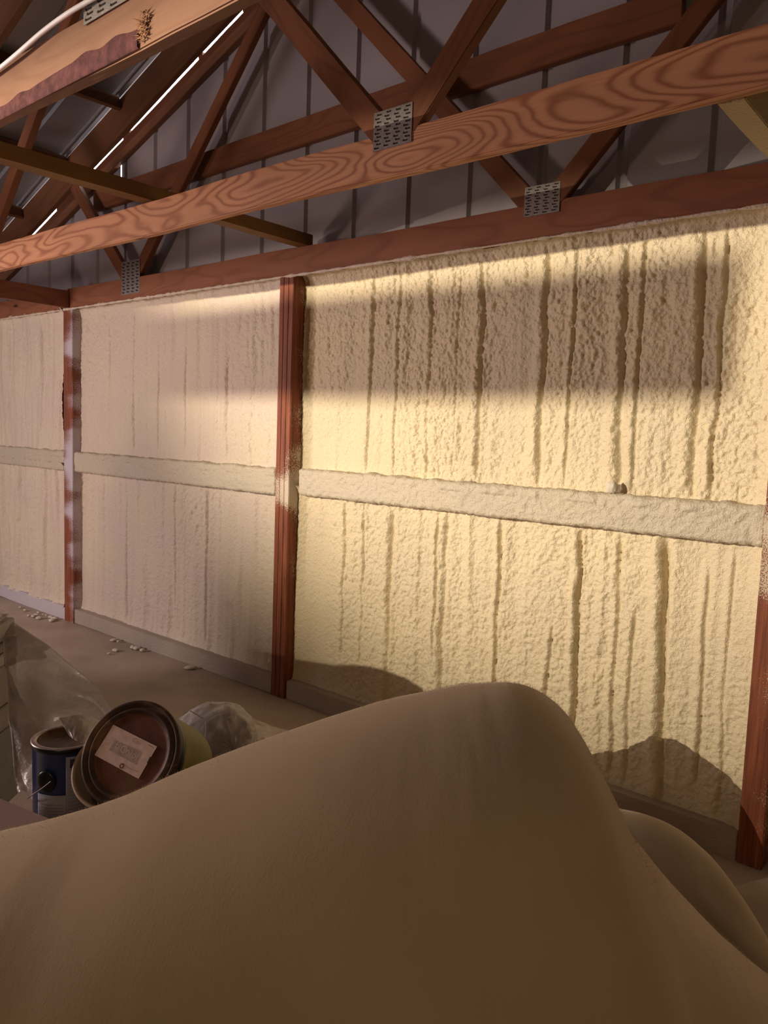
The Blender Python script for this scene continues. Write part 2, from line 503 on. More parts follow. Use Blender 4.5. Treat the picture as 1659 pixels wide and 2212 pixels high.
cr = [(-5.1, 1.2, .1, .010, .010, .01), (-4.5, 1.2, .1, .006, .006, 0), (-4.15, 1.2, .1, .008, .006, 0)]
foam_bay('spray_foam_panel', -5.775, -3.428, .10, 1.25, 3.135, FOAM_PINK, 58, .9, .75, cr, .007,
         'dull grey-beige spray foam below the girt, between the two brown posts', postfill=.012)
foam_bay('spray_foam_panel', -8.30, -5.878, 1.27, 2.43, 3.10, FOAM_PINK, 71, .8, 1.7, [(-6.3, 2.4, 1.35, .01, .01, 0), (-6.6, 2.4, 1.35, .012, .008, 0)], .010,
         'pale streaky spray foam above the girt, at the far left beyond the left post', postfill=.03)
foam_bay('spray_foam_panel', -8.30, -5.878, .10, 1.25, 3.10, FOAM_PINK, 83, .8, 2.0, [(-6.2, 1.2, .1, .012, .01, 0), (-6.45, 1.2, .1, .014, .008, 0), (-6.7, 1.2, .1, .012, .01, 0)], .010,
         'cool grey-white streaky spray foam below the girt, at the far left beyond the left post', postfill=.03)
foam_bay('spray_foam_panel', -.69, 1.5, .10, 2.43, 3.14, FOAM, 91, .8, .6, [], .012,
         'sliver of shaded spray foam at the right edge, beyond the right post')

# foam coated girts
def foam_girt(x0, x1, zc, h, yf, yb, mat, seed, label, amp=1.0):
    L = x1 - x0; nx = int(L / .008)
    u = np.linspace(0, 1, nx)
    # rounded profile of the front: from the back at the bottom, round the face, to the back on top
    prof = []
    r = .018
    for t in np.linspace(yb, yf + r, 8): prof.append((t, -h / 2, 0, -1))
    for a in np.linspace(-math.pi / 2, 0, 6)[1:]:
        prof.append((yf + r - r * math.cos(a) , -h / 2 + r + r * math.sin(a), -math.cos(a), math.sin(a)))
    for t in np.linspace(-h / 2 + r, h / 2 - r, 22)[1:]: prof.append((yf, t, -1, 0))
    for a in np.linspace(0, math.pi / 2, 6)[1:]:
        prof.append((yf + r - r * math.cos(a), h / 2 - r + r * math.sin(a), -math.cos(a), math.sin(a)))
    for t in np.linspace(yf + r, yb, 8)[1:]: prof.append((t, h / 2, 0, 1))
    pr = np.array(prof); k = len(pr)
    U, K = np.meshgrid(np.arange(nx), np.arange(k), indexing='ij')
    xx = x0 + L * u[U]
    s = np.cumsum(np.r_[0, np.hypot(np.diff(pr[:, 0]), np.diff(pr[:, 1]))])
    ss = s[K]
    d = amp * (.007 * (vnoise(xx * 50, ss * 50, seed) - .5) + .005 * (vnoise(xx * 100, ss * 100, seed + 1) - .5) + .008 * fbm(xx * 3, ss * 6, seed + 2))
    topm = (K > k * .62)
    d = d + topm * amp * .014 * np.maximum(0, fbm(xx * 16, ss * 14, seed + 4, 2)) * 2
    # close the ends by shrinking towards the section centre
    endf = np.clip(np.minimum(u[U], 1 - u[U]) * L / .014, 0, 1) ** .5
    d = d - (1 - endf) * .0
    cy, cz = (yf + yb) / 2, 0
    y = pr[K, 0] + pr[K, 2] * d; z = pr[K, 1] + pr[K, 3] * d
    shr = np.where((U == 0) | (U == nx - 1), .0, 1.0) * (.80 + .20 * endf)
    y = cy + (y - cy) * shr; z = cz + (z - cz) * shr
    return tag(grid_mesh('girt', np.stack([xx, y, zc + z], -1), mat), label, 'wall girt')
foam_girt(-3.27, -.785, 1.272, .150, 3.085, 3.19, FOAM_GIRT, 5, 'foam-coated horizontal girt with rounded end, right of the orange-edged post')
foam_girt(-5.775, -3.43, 1.262, .155, 3.062, 3.19, FOAM_GIRT, 15, 'flush foam-coated horizontal girt between the two brown posts', .8)
foam_girt(-8.3, -5.88, 1.262, .155, 3.056, 3.19, FOAM_GIRT, 25, 'foam-coated horizontal girt at the far left, beyond the left post', .7)

# posts
def post(x0, x1, ztop, mat, label, y1=3.2, zbot=0.0, lam=False):
    bm = bmesh.new()
    w_ = x1 - x0; dpt = y1 - WY
    if lam:
        # three laminated planks edge to edge
        k = 3
        for i in range(k):
            g = .0010
            a = -w_ / 2 + w_ * i / k + g / 2; b = -w_ / 2 + w_ * (i + 1) / k - g / 2
            box_bm(bm, ((a + b) / 2, dpt / 2 + random.uniform(0, .002), (zbot + ztop) / 2), (b - a, dpt, ztop - zbot))
    else:
        box_bm(bm, (0, dpt / 2, (zbot + ztop) / 2), (w_, dpt, ztop - zbot))
    bmesh.ops.bevel(bm, geom=[e for e in bm.edges], offset=.003, segments=2, affect='EDGES')
    o = link('wall_post', frombm(bm, 'wall_post'), mat)
    o.location = ((x0 + x1) / 2, WY, 0)
    return tag(o, label, 'post')
post(-3.42, -3.305, 2.42, P_MID, 'brown wooden wall post with foam-speckled side, between the middle and right foam bays', lam=True)
post(-5.872, -5.735, 2.42, P_LEFT, 'dark reddish wall post with lilac-white overspray patches, left of the middle bay', y1=3.17)
post(-.785, -.695, 2.42, P_RIGHT, 'reddish speckled wall post at the right edge of the picture')
# skirt boards under each bay
def skirt(xa, xb, label, mat):
    return tag(beam('skirt_board', (xa, 3.09, .055), (xb, 3.09, .055), .06, .11, mat, wobble=.003), label, 'board')
SK = foam_mat('grey_dusted_board', (.40, .33, .28), (.46, .38, .30))
skirt(-3.30, -.79, 'grey-brown skirt board under the right foam bay', SK)
skirt(-5.77, -3.425, 'dusty grey skirt board under the middle foam bay', SK)
skirt(-8.3, -5.875, 'brown-blotched skirt board under the far left foam bay', P_LEFT)

# ================================================================== TRUSSES
CH = .145
CZ = 2.42 + CH / 2
NODE_A, NODE_B = -1.775, -4.955
def plate(parent, x0, x1, z0, z1, y):
    bm = bmesh.new()
    w_, h_ = x1 - x0, z1 - z0
    box_bm(bm, (0, 0, 0), (w_, .0016, h_), 0)
    for i in range(4):
        cx_ = -w_ / 2 + w_ * (i + .5) / 4
        for k in range(10):
            cz_ = -h_ / 2 + h_ * (k + .7) / 10.6 + (.002 if i % 2 else 0)
            xx = cx_ + (.004 if k % 2 else -.004)
            box_bm(bm, (xx, -.0012, cz_), (w_ * .105, .0012, h_ * .034), 1)
            # punched lip next to each slot
            box_bm(bm, (xx - w_ * .06, -.0024, cz_ + h_ * .012), (w_ * .018, .003, h_ * .04), 0)
    o = link('gusset_plate', frombm(bm, 'gusset_plate'), [STEEL, HOLE], parent)
    o.location = Vector(((x0 + x1) / 2, y, (z0 + z1) / 2)) - parent.location
    return o
def truss(y, label, m_chord, m_web, m_top, xr=1.45, xl=-8.2, plates=(), left_half=True, right_half=True, m_web2=None):
    t = empty('roof_truss', (RIDGE, y, 2.42), label, 'truss', 'roof trusses')
    th = .038
    beam('bottom_chord', (xl, y, CZ), (xr, y, CZ), th, CH, m_chord, t, bev=.004, wobble=.003)
    zt = lambda x: roof_z(x) - .137
    if left_half: beam('top_chord', (-8.25, y, zt(-8.25)), (RIDGE, y, zt(RIDGE)), th, .225, m_top, t)
    if right_half: beam('top_chord', (RIDGE + .02, y, zt(RIDGE)), (1.5, y, zt(1.5)), th, .225, m_top, t)
    g = .0
    def web(xa, dx, s, mat):
        z0 = 2.42 + CH + .005
        # foot on the chord, head under the top chord
        xx = xa
        while True:
            xx += s * .01
            if z0 + abs(xx - xa) * 1.04 > zt(xx) - .12: break
        beam('web', (xa, y, z0), (xx, y, z0 + abs(xx - xa) * 1.04), th * .98, .089, mat, t, ends=(0, 0), wobble=.001)
    if right_half or True:
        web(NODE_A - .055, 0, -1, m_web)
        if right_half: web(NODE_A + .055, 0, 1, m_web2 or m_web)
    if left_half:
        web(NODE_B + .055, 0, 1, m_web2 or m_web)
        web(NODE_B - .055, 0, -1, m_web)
    for (a, b, c, d) in plates: plate(t, a, b, c, d, y - th / 2 - .0022)
    return t
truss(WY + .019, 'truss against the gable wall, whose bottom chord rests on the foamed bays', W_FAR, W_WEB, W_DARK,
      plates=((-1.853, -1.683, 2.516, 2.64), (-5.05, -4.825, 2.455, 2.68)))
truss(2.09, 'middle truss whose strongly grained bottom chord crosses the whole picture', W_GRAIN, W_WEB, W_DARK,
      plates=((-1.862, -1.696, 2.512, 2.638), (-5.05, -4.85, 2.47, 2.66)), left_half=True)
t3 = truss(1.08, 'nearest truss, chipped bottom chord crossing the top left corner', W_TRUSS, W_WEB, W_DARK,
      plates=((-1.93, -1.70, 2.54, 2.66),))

# ragged bead of foam along the lower edge of the wall truss
wt = [o for o in COL.objects if o.name == 'roof_truss'][0]
nb = 900; k_ = 8
xs_ = np.linspace(-8.0, -.8, nb)
rb_ = .004 + .006 * vnoise(xs_ * 28, xs_ * 0, 3) + .010 * np.maximum(0, vnoise(xs_ * 6, xs_ * 0 + 3, 5) - .62) * vnoise(xs_ * 60, xs_ * 0, 8) * 3
an_ = np.linspace(0, 2 * math.pi, k_ + 1)
G_ = np.stack([xs_[:, None] + 0 * an_[None], 3.056 + rb_[:, None] * np.cos(an_)[None] * 1.0, 2.418 + rb_[:, None] * np.sin(an_)[None]], -1)
fb = grid_mesh('foam_bead', G_, FOAM_PINK, wt); fb.location = -wt.location; fb['label'] = 'ragged bead of cream foam'

# splintered break on the nearest chord
def splinters(loc):
    bm = bmesh.new()
    for i in range(90):
        rr = random.uniform(0, 1) ** .6; an = random.uniform(0, 6.283)
        a = Vector((.020 * rr * math.cos(an), random.uniform(-.003, .002), .034 * rr * math.sin(an)))
        d = Vector((random.choice((-1, 1)) * random.uniform(.5, 1), random.uniform(-.4, -.08), random.uniform(-.35, .35))).normalized() * random.uniform(.008, .026)
        q = d.cross(Vector((0, 1, 0))).normalized() * random.uniform(.0012, .0032); w2 = Vector((0, -.0018, 0))
        v = [bm.verts.new(a - q), bm.verts.new(a + q), bm.verts.new(a + w2), bm.verts.new(a + d)]
        for f in ((0, 1, 3), (1, 2, 3), (2, 0, 3), (0, 2, 1)): bm.faces.new([v[k] for k in f])
    o = link('splintered_wood', frombm(bm, 'splintered_wood'), wood('raw_splinter', (.36, .18, .09), (.2, .08, .035), 20), t3)
    o.location = Vector(loc) - t3.location; o['kind'] = 'stuff'
    return o
splinters((-1.665, 1.058, 2.462))
# bark-edged wane along the lower edge
WANE = simple('bark_edge', (.085, .030, .032), .9, 0, .2, .5, 40, .6, 90)
bm = bmesh.new(); prev = None
xs = np.linspace(-3.4, -1.69, 120)
for i, x in enumerate(xs):
    h_ = .030 + .016 * float(vnoise(np.array([x * 14]), np.array([1.0]), 4)[0]) - .010 * math.sin(x * 4)
    y_ = 1.0590
    ring = [bm.verts.new(p) for p in ((x, y_ + .002, 2.421), (x, y_ - .0018, 2.424), (x, y_ - .0025, 2.424 + h_ * .6), (x, y_ + .002, 2.424 + h_))]
    if prev:
        for k in range(3): bm.faces.new((prev[k], prev[k + 1], ring[k + 1], ring[k]))
    prev = ring
o = link('bark_edge', frombm(bm, 'bark_edge'), WANE, t3, True); o.location = -t3.location
o['label'] = 'dark purplish bark edge'

# lateral braces
tag(beam('lateral_brace', (-3.245, -.6, 2.60), (-3.245, 3.09, 2.60), .088, .062, W_YEL, side=(1, 0, 0)),
    'yellowish brace resting on the truss chords and running to the wall above the middle post', 'brace')
tag(beam('lateral_brace', (-5.79, -1.0, 2.485), (-5.79, 3.045, 2.485), .038, .125, W_FAR, side=(1, 0, 0)),
    'short brown brace butting into the wall truss above the left post', 'brace')
YF = foam_mat('foam_coated_header', (.38, .27, .12), (.42, .31, .15))
tag(beam('lateral_brace', (-.70, 2.112, 2.49), (-.70, 3.03, 2.49), .068, .14, YF, side=(1, 0, 0), wobble=.004),
    'mustard foam-coated header running to the wall at the right edge', 'brace')

# gable girt on the siding
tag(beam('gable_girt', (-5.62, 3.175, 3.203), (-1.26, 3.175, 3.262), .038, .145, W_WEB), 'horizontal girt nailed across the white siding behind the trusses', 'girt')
# fly rafter board at the siding, daylight leaks above it
rk = tag(beam('rake_board', (-8.3, 3.178, roof_z(-8.3) - .243), (RIDGE, 3.178, roof_z(RIDGE) - .243), .038, .120, W_DARK), 'dark sloping rake board below the thin slits of daylight, left slope', 'rafter')
for (xa, xb) in ((-6.16, -5.78), (-5.20, -5.12), (-4.33, -4.29), (-3.9, -3.75)):
    bm = bmesh.new(); ua, ub = (xa + 8.3) * 1.0608, (xb + 8.3) * 1.0608
    box_bm(bm, ((ua + ub) / 2, 0, .070), (ub - ua, .036, .030)); link('shim', frombm(bm, 'shim'), W_DARK, rk)
tag(beam('rake_board', (RIDGE + .05, 3.178, roof_z(RIDGE) - .195), (1.5, 3.178, roof_z(1.5) - .195), .038, .205, W_DARK), 'dark sloping rake board at the upper right, right slope', 'rafter')
# purlins
for sx in (-1, 1):
    for i in range(7):
        x = RIDGE + sx * (.28 + .72 * i)
        z = roof_z(x) - .052
        lab = 'dark purlin under the roof steel, slope left of the ridge' if sx < 0 else 'dark purlin under the roof steel, slope right of the ridge'
        g = 'purlins of the left slope' if sx < 0 else 'purlins of the right slope'
        for (ya, yb_) in ((-3.9, 1.058), (1.102, 2.068), (2.112, 3.048)):
            if sx > 0 and ya < 0: continue
            o = beam('purlin', (x, ya, z), (x, yb_, z), .089, .036, W_DARK, side=(sx * .354, 0, 1))
            tag(o, lab, 'purlin', g)

# white cable along the top of the nearest chord
pc = [(-3.1, 1.045, 2.50), (-2.6, 1.043, 2.525), (-2.40, 1.042, 2.541), (-2.25, 1.04, 2.552), (-2.1, 1.038, 2.566), (-1.97, 1.04, 2.574), (-1.85, 1.046, 2.577), (-1.7, 1.05, 2.577), (-1.4, 1.05, 2.58)]
tag(tube('cable', [Vector(p) for p in spline(pc, 8)], .0062, PVC), 'glossy white cable running along the nearest truss chord, top left', 'cable')

# ================================================================== FOREGROUND COVER
FH = Vector((-.6438, .7588, 0)).normalized(); RH = Vector((.7588, .6438, 0)).normalized()
def ridge_cover(name, sil, front, back, label, mat, zfloor=0.0, seed=1, pf=2.3, n=26, lean=0.0, m_=120):
    """a rounded cover: the ridge runs through real points, the skin curves down to the floor on both sides"""
    rp = spline([tuple(P(*s)) for s in sil], n)
    A = []
    for i, p in enumerate(rp):
        p = np.array(p); row = []
        h_ = p[2] - zfloor
        for k in range(m_):
            th = -math.pi / 2 + math.pi * k / (m_ - 1)     # back (-) to front (+)
            a = front if th > 0 else back
            e = 2.0 / (pf if th > 0 else 2.3)
            off = a * abs(math.sin(th)) ** e * (1 if th > 0 else -1)
            zz = zfloor + h_ * abs(math.cos(th)) ** (2 / 2.3)
            q = np.array([p[0], p[1], 0]) - np.array(FH) * off
            row.append([q[0], q[1], zz])
        A.append(row)
    A = np.array(A)
    s = np.arange(A.shape[0])[:, None] * .012 + 0 * A[..., 0]; t = np.arange(m_)[None, :] * .012 + 0 * A[..., 0]
    A[..., 2] += .010 * fbm(s * 1.2, t * 2, seed) + .0015 * fbm(s * 9, t * 9, seed + 3)
    return tag(grid_mesh(name, A, mat), label, 'cover')
sil1 = [(-900, 1890, 1.25), (-450, 1850, 1.27), (-150, 1828, 1.28), (0, 1800, 1.29), (120, 1772, 1.29), (240, 1732, 1.30), (400, 1664, 1.30), (600, 1592, 1.30), (800, 1528, 1.30), (930, 1496, 1.30), (1020, 1481, 1.30),
        (1100, 1478, 1.30), (1165, 1497, 1.30), (1225, 1545, 1.30), (1275, 1628, 1.30), (1318, 1715, 1.30), (1355, 1790, 1.30), (1420, 1872, 1.30), (1500, 1965, 1.29), (1580, 2046, 1.28), (1659, 2112, 1.27), (1800, 2220, 1.25), (2100, 2480, 1.2)]
c1 = ridge_cover('dust_cover', sil1, .62, .20, 'large smooth tan rounded cover filling the foreground, crest right of centre', COVER, seed=2)
FZ = simple('pale_fuzz', (.50, .42, .33), .9)
me_ = c1.data; vs_ = np.array([v.co[:] for v in me_.vertices]); ns_ = np.array([v.normal[:] for v in me_.vertices])
e_ = EYE - vs_; e_ /= np.linalg.norm(e_, axis=1)[:, None]
if (ns_ * e_).sum(1).mean() < 0: ns_ = -ns_
fc = np.abs((ns_ * e_).sum(1)); cand = np.where((fc < .35) & (vs_[:, 2] > .5))[0]
FV = []; FF = []
for q in rng.choice(cand, 9000):
    p_ = vs_[q] + rng.uniform(-.006, .006, 3) * np.array([1, 1, 0.2]); n_ = ns_[q] + rng.uniform(-.8, .8, 3); n_ /= np.linalg.norm(n_)
    if n_.dot(ns_[q]) < 0: n_ = -n_
    h_ = rng.uniform(.0015, .0045); t_ = np.cross(n_, e_[q]); t_ /= np.linalg.norm(t_); a_ = .00022
    b_ = len(FV); FV += [tuple(p_ - t_ * a_ - ns_[q] * .001), tuple(p_ + t_ * a_ - ns_[q] * .001), tuple(p_ + n_ * h_)]; FF.append((b_, b_ + 1, b_ + 2))
fm = bpy.data.meshes.new('fuzz'); fm.from_pydata(FV, [], FF); fz = link('fuzz', fm, FZ, c1); fz['kind'] = 'stuff'; fz['label'] = 'fine pale fuzz along the rim'
sil2 = [(700, 1790, 1.95), (900, 1740, 1.95), (1150, 1735, 1.93), (1340, 1762, 1.90), (1450, 1790, 1.88), (1530, 1845, 1.85), (1590, 1920, 1.82), (1630, 1990, 1.78), (1645, 2050, 1.74), (1650, 2130, 1.7), (1652, 2260, 1.65)]
c2 = ridge_cover('dust_cover', sil2, .36, .26, 'smaller stained tan cover peeking out behind the large one, lower right', COVER2, seed=12)

# crumpled cover behind the big one, mostly hidden, it throws the ragged shadow low on the right bay
def world_cover(name, pts, thick, label, mat, seed, crumple=.03):
    rp = [np.array(p) for p in spline(pts, 10)]; A = []
    for i, p in enumerate(rp):
        d = rp[min(i + 1, len(rp) - 1)] - rp[max(i - 1, 0)]; nn = np.array([d[1], -d[0], 0]); nn /= np.linalg.norm(nn)
        A.append([[p[0] + nn[0] * thick * math.copysign(abs(math.sin(t)) ** .85, t), p[1] + nn[1] * thick * math.copysign(abs(math.sin(t)) ** .85, t), p[2] * abs(math.cos(t)) ** .8] for t in np.linspace(-math.pi / 2, math.pi / 2, 70)])
    A = np.array(A); a = np.arange(A.shape[0])[:, None] * .12 + 0 * A[..., 0]; b = np.arange(70)[None, :] * .1 + 0 * A[..., 0]
    A[..., 2] = np.maximum(0.0, A[..., 2] + crumple * fbm(a * 1.4, b, seed) * np.clip(A[..., 2] * 6, 0, 1))
    return tag(grid_mesh(name, A, mat), label, 'cover')
world_cover('dust_cover', [(-2.0, 2.25, .25), (-1.85, 2.25, .53), (-1.68, 2.27, .60), (-1.55, 2.28, .69), (-1.42, 2.3, .66), (-1.28, 2.33, .60), (-1.18, 2.36, .50), (-1.08, 2.4, .2)], .16,
            'crumpled cover on a low pile hidden behind the large tan cover', COVER2, 41, .05)
world_cover('dust_cover', [(-2.90, .8, .6), (-2.93, .8, 1.05), (-3.0, .8, 1.20), (-3.21, .8, 1.23), (-3.52, .8, 1.18), (-3.96, .8, 1.17), (-4.3, .8, 1.22), (-4.48, .8, 1.34), (-5.0, .8, 1.4), (-5.2, .8, .6)], .14,
            'unseen covered pile added left of the picture to shade the lower wall', COVER, 43, .03)  # added out of view, ridge shaped to cast the low wall shadow

# wire whisk with a crossbar standing on that pile; its shadow falls on the middle bay
ws = empty('wire_whisk', (-3.92, .8, 1.145), 'wire whisk with crossbar handle standing on the pile left of the picture', 'whisk')
bm = bmesh.new(); box_bm(bm, (0, 0, .165), (.062, .014, .020)); link('crossbar', frombm(bm, 'crossbar'), W_DARK, ws)
for q_ in (-1, -.25, 1):
    tube('wire', spline([(0, 0, .155), (.014 * q_, 0, .145), (.026 * q_, 0, .115), (.020 * q_, 0, .085), (.004 * q_, 0, .055), (0, 0, .03)], 6), .0022, STEEL, ws)
tube('stem', [(0, 0, 0), (0, 0, .05)], .006, W_DARK, ws)

# ================================================================== CANS
BLUE = simple('blue_can_paint', (.012, .03, .14), .25, 0, .5, .2, 20)
BLACKP = simple('black_plastic', (.008, .008, .010), .3)
RIM = simple('scuffed_tin_rim', (.42, .36, .32), .35, .8)
PAPER = simple('grey_paper_label', (.30, .30, .36), .6, 0, .2, .08, 40)
INK = simple('dark_print', (.05, .045, .05), .7)
GREYINK = simple('grey_print', (.20, .20, .25), .7)
def rusty(name, base):
    t = NT(name, .55, .25, .4)
    v = t.coord()
    a = t.noise(v, 9, 5, .5); b = t.noise(v, 28, 4)
    c = t.ramp(a, [(.32, tuple(x * .55 for x in base)), (.5, base), (.68, (.16, .075, .03))])
    c = t.mix(t.ramp(b, [(.62, (0, 0, 0)), (.75, (.7, .7, .7))]), c, (.24, .13, .05))
    t.base(c); t.bump(b, .4, .003); return t.m
RUST = rusty('rusty_lid', (.135, .042, .022)); RUSTD = rusty('dark_rusty_rim', (.05, .024, .014))

def patch(name, r, a0, a1, z0, z1, mat, parent, n=24):
    bm = bmesh.new(); prev = None
    for i in range(n + 1):
        a = a0 + (a1 - a0) * i / n
        cur = [bm.verts.new((rr * math.cos(a), rr * math.sin(a), z)) for rr, z in ((r, z0), (r, z1), (r - .0008, z1), (r - .0008, z0))]
        if prev:
            for k in range(4): bm.faces.new((prev[k], prev[(k + 1) % 4], cur[(k + 1) % 4], cur[k]))
        else: bm.faces.new(cur)
        prev = cur
    bm.faces.new(prev)
    return link(name, frombm(bm, name), mat, parent, True)

def frame_from(axis, up_hint=(0, 0, 1)):
    Z = Vector(axis).normalized(); X = Vector(up_hint).cross(Z).normalized(); Y = Z.cross(X)
    return Matrix(((X.x, Y.x, Z.x), (X.y, Y.y, Z.y), (X.z, Y.z, Z.z)))
def camdir(a, b, c): return Vector(R @ np.array([a, b, c]))

# platform the cans stand on
CANZ = .545
bc = P(146, 1590, 2.0)
plat = empty('low_bench', (-1.80, 1.16, 0), 'low bench under dusty sheeting that carries the paint cans', 'bench')
bm = bmesh.new(); box_bm(bm, (0, 0, CANZ - .03), (.74, .60, .05)); 
bmesh.ops.bevel(bm, geom=list(bm.edges), offset=.012, segments=3, affect='EDGES')
o = link('bench_top', frombm(bm, 'bench_top'), SHEET, plat)
for sx in (-1, 1):
    for sy in (-1, 1):
        bm = bmesh.new(); box_bm(bm, (sx * .32, sy * .25, .26), (.07, .07, .50)); link('leg', frombm(bm, 'leg'), W_DARK, plat)
plat.rotation_euler = (0, 0, .70)

# blue can
r = .083
blue = empty('paint_can', (bc.x, bc.y, CANZ), 'blue paint can with grey paper label, standing left of the rusty lid', 'paint can')
hgt = bc.z - CANZ
lathe('body', [(0, .0), (r - .004, 0), (r, .004), (r, hgt - .016), (r + .0035, hgt - .012), (r + .0035, hgt - .002), (r - .002, hgt), (r - .011, hgt - .002), (r - .013, hgt - .012), (0, hgt - .012)],
      [BLUE, BLACKP, RIM, RUSTD], blue, mats=[3, 0, 0, 1, 1, 2, 2, 3, 3])
lathe('lid', [(0, hgt - .011), (r - .016, hgt - .011), (r - .014, hgt - .006)], RUSTD, blue)
toC = math.atan2(-bc.y, -bc.x)      # angle that faces the camera
lb = patch('label', r + .0009, toC - .05, toC + 1.0, .022, hgt - .022, PAPER, blue); lb['label'] = 'grey-white paper label with fine print'
lb2 = patch('label', r + .0011, toC - .95, toC - .04, .030, hgt * .47, PAPER, blue); lb2['label'] = 'lower grey paper label'
for k, (a, b, z, hh, mt) in enumerate([(.06, .30, .915, .022, INK), (.10, .22, .83, .018, INK), (.38, .50, .85, .022, INK), (.14, .26, .79, .006, INK)]):
    patch('print', r + .0016, toC + a, toC + b, hgt * z - hh * .5 - .02, hgt * z + hh * .5 - .02, mt, lb)
for k in range(13):
    patch('print', r + .0016, toC + .02, toC + .62, hgt * (.66 - .04 * k), hgt * (.66 - .04 * k) + .0012, GREYINK, lb)
for k in range(6):
    patch('print', r + .0018, toC - .85, toC - .12, .040 + .008 * k, .0412 + .008 * k, GREYINK, lb2)
# handle ear and bail wire
ea = toC - .62
eo = bmesh.new(); bmesh.ops.create_uvsphere(eo, u_segments=24, v_segments=12, radius=1)
for v in eo.verts: v.co = Vector((v.co.x * .007, v.co.y * .026, v.co.z * .028))
ear = link('handle_ear', frombm(eo, 'handle_ear'), BLACKP, blue, True)
ear.location = (math.cos(ea) * (r + .001), math.sin(ea) * (r + .001), hgt * .62); ear.rotation_euler = (0, 0, ea)
wpts = [(math.cos(ea + s) * (r + .012), math.sin(ea + s) * (r + .012), hgt * .66 - q) for s, q in ((.22, 0), (.0, .018), (-.25, .036), (-.5, .052), (-.72, .066))]
tube('bail_handle', spline(wpts, 5), .0016, STEEL, blue)

# rusty can, tipped so the lid faces the camera
rc = P(281, 1626, 1.86)
def tilted(px, py, deg, tilt):
    """axis pointing away from the viewer at a pixel's line of sight, leaning by tilt towards an image direction"""
    v = np.array([(px - 829.5) / F_PX, (py - 1106) / F_PX, 1]); v /= np.linalg.norm(v)
    e = np.array([math.cos(math.radians(deg)), math.sin(math.radians(deg)), 0]); e = e - v * e.dot(v); e /= np.linalg.norm(e)
    a = v * math.cos(math.radians(tilt)) + e * math.sin(math.radians(tilt))
    return camdir(*a)
axis = tilted(281, 1626, 24, 31)            # from the lid to the bottom
Mr = frame_from(-axis)
rr_ = .123; Lc = .22
rust = empty('paint_can', rc, 'rusty tipped can whose round lid bears a square pinkish paper label', 'paint can')
rust.rotation_euler = Mr.to_euler()
GREEN = simple('olive_green_label', (.17, .15, .028), .5, 0, .3, .35, 14)
lathe('body', [(0, -Lc), (rr_ - .008, -Lc), (rr_ - .004, -Lc + .006), (rr_ - .004, -.045), (rr_ - .0005, -.04), (rr_ - .0005, -.028), (rr_ - .004, -.022), (rr_ - .002, -.008), (rr_ - .014, -.004)],
      [RUSTD, GREEN, BLACKP], rust, mats=[0, 0, 1, 2, 2, 2, 2, 0])
lid = lathe('lid', [(rr_ + .001, -.012), (rr_ + .003, -.004), (rr_, .003), (rr_ - .006, .004), (rr_ - .010, -.001), (rr_ - .015, -.001), (rr_ - .019, .003), (rr_ - .024, .002), (rr_ - .030, -.004), (rr_ - .036, -.004), (0, -.003)],
            [RUSTD, RUST], rust, mats=[0] * 8 + [1, 1]); lid['label'] = 'rust-brown ridged lid'
bpy.context.view_layer.update()
nrm = (Mr @ Vector((0, 0, 1)))
def on_lid(px, py, lift=.0):
    d = Vector(R @ np.array([px - 829.5, py - 1106., F_PX])); e = Vector(EYE)
    o_ = rc + nrm * (-.002 + lift)
    t = (o_ - e).dot(nrm) / d.dot(nrm)
    return Mr.transposed() @ (e + d * t - rc)
def lid_poly(name, px, mat, parent, lift, thick=.0006):
    bm = bmesh.new()
    a = [bm.verts.new(on_lid(*q, lift)) for q in px]; f = bm.faces.new(a)
    g = bmesh.ops.extrude_face_region(bm, geom=[f])
    for v in g['geom']:
        if isinstance(v, bmesh.types.BMVert): v.co.z += thick
    return link(name, frombm(bm, name), mat, parent)
LBL = simple('pinkish_paper_label', (.78, .60, .56), .75, 0, .2, .22, 45)
LBL2 = simple('faded_label_print', (.50, .385, .375), .75, 0, .2, .25, 60)
def Z1(x, y): return (180 + x * 180 / 1659., 1540 + y * 160 / 1475.)
pl = lid_poly('label', [Z1(600, 235), Z1(1470, 670), Z1(1100, 1315), Z1(225, 840)], LBL, lid, .0); 
# faded frame and faint lettering
def quadL(a, b, c, d, mat=LBL2, lift=.0008): return lid_poly('print', [Z1(*a), Z1(*b), Z1(*c), Z1(*d)], mat, lid, lift, .0003)
quadL((630, 530), (1160, 770), (1050, 1030), (510, 740))
STK = simple('pale_lettering', (.72, .56, .52), .75)
def textL(s, cx_, cy_, size, ang, mat, lift=.0013):
    cu = bpy.data.curves.new('print', 'FONT'); cu.body = s; cu.size = size; cu.align_x = 'CENTER'; cu.align_y = 'CENTER'; cu.extrude = .00015
    tmp = bpy.data.objects.new('tmp', cu); COL.objects.link(tmp)
    bpy.context.view_layer.update()
    me = bpy.data.meshes.new_from_object(tmp.evaluated_get(bpy.context.evaluated_depsgraph_get()))
    bpy.data.objects.remove(tmp)
    a = on_lid(*Z1(cx_, cy_), lift); b = on_lid(*Z1(cx_ + 100 * math.cos(ang), cy_ + 100 * math.sin(ang)), lift)
    d = (b - a); d.z = 0; th = math.atan2(d.y, d.x)
    o = link('print', me, mat, lid); o.location = a; o.rotation_euler = (0, 0, th)
    return o
textL('El', 700, 650, .022, math.radians(27), STK); textL('Color', 930, 800, .024, math.radians(27), STK)
textL('Co', 1040, 560, .016, math.radians(27), LBL2)
quadL((1290, 625), (1400, 680), (1390, 700), (1280, 645))
quadL((1330, 870), (1355, 885), (1290, 1010), (1265, 995), INK)
SP = simple('rust_spot', (.22, .09, .05), .8)
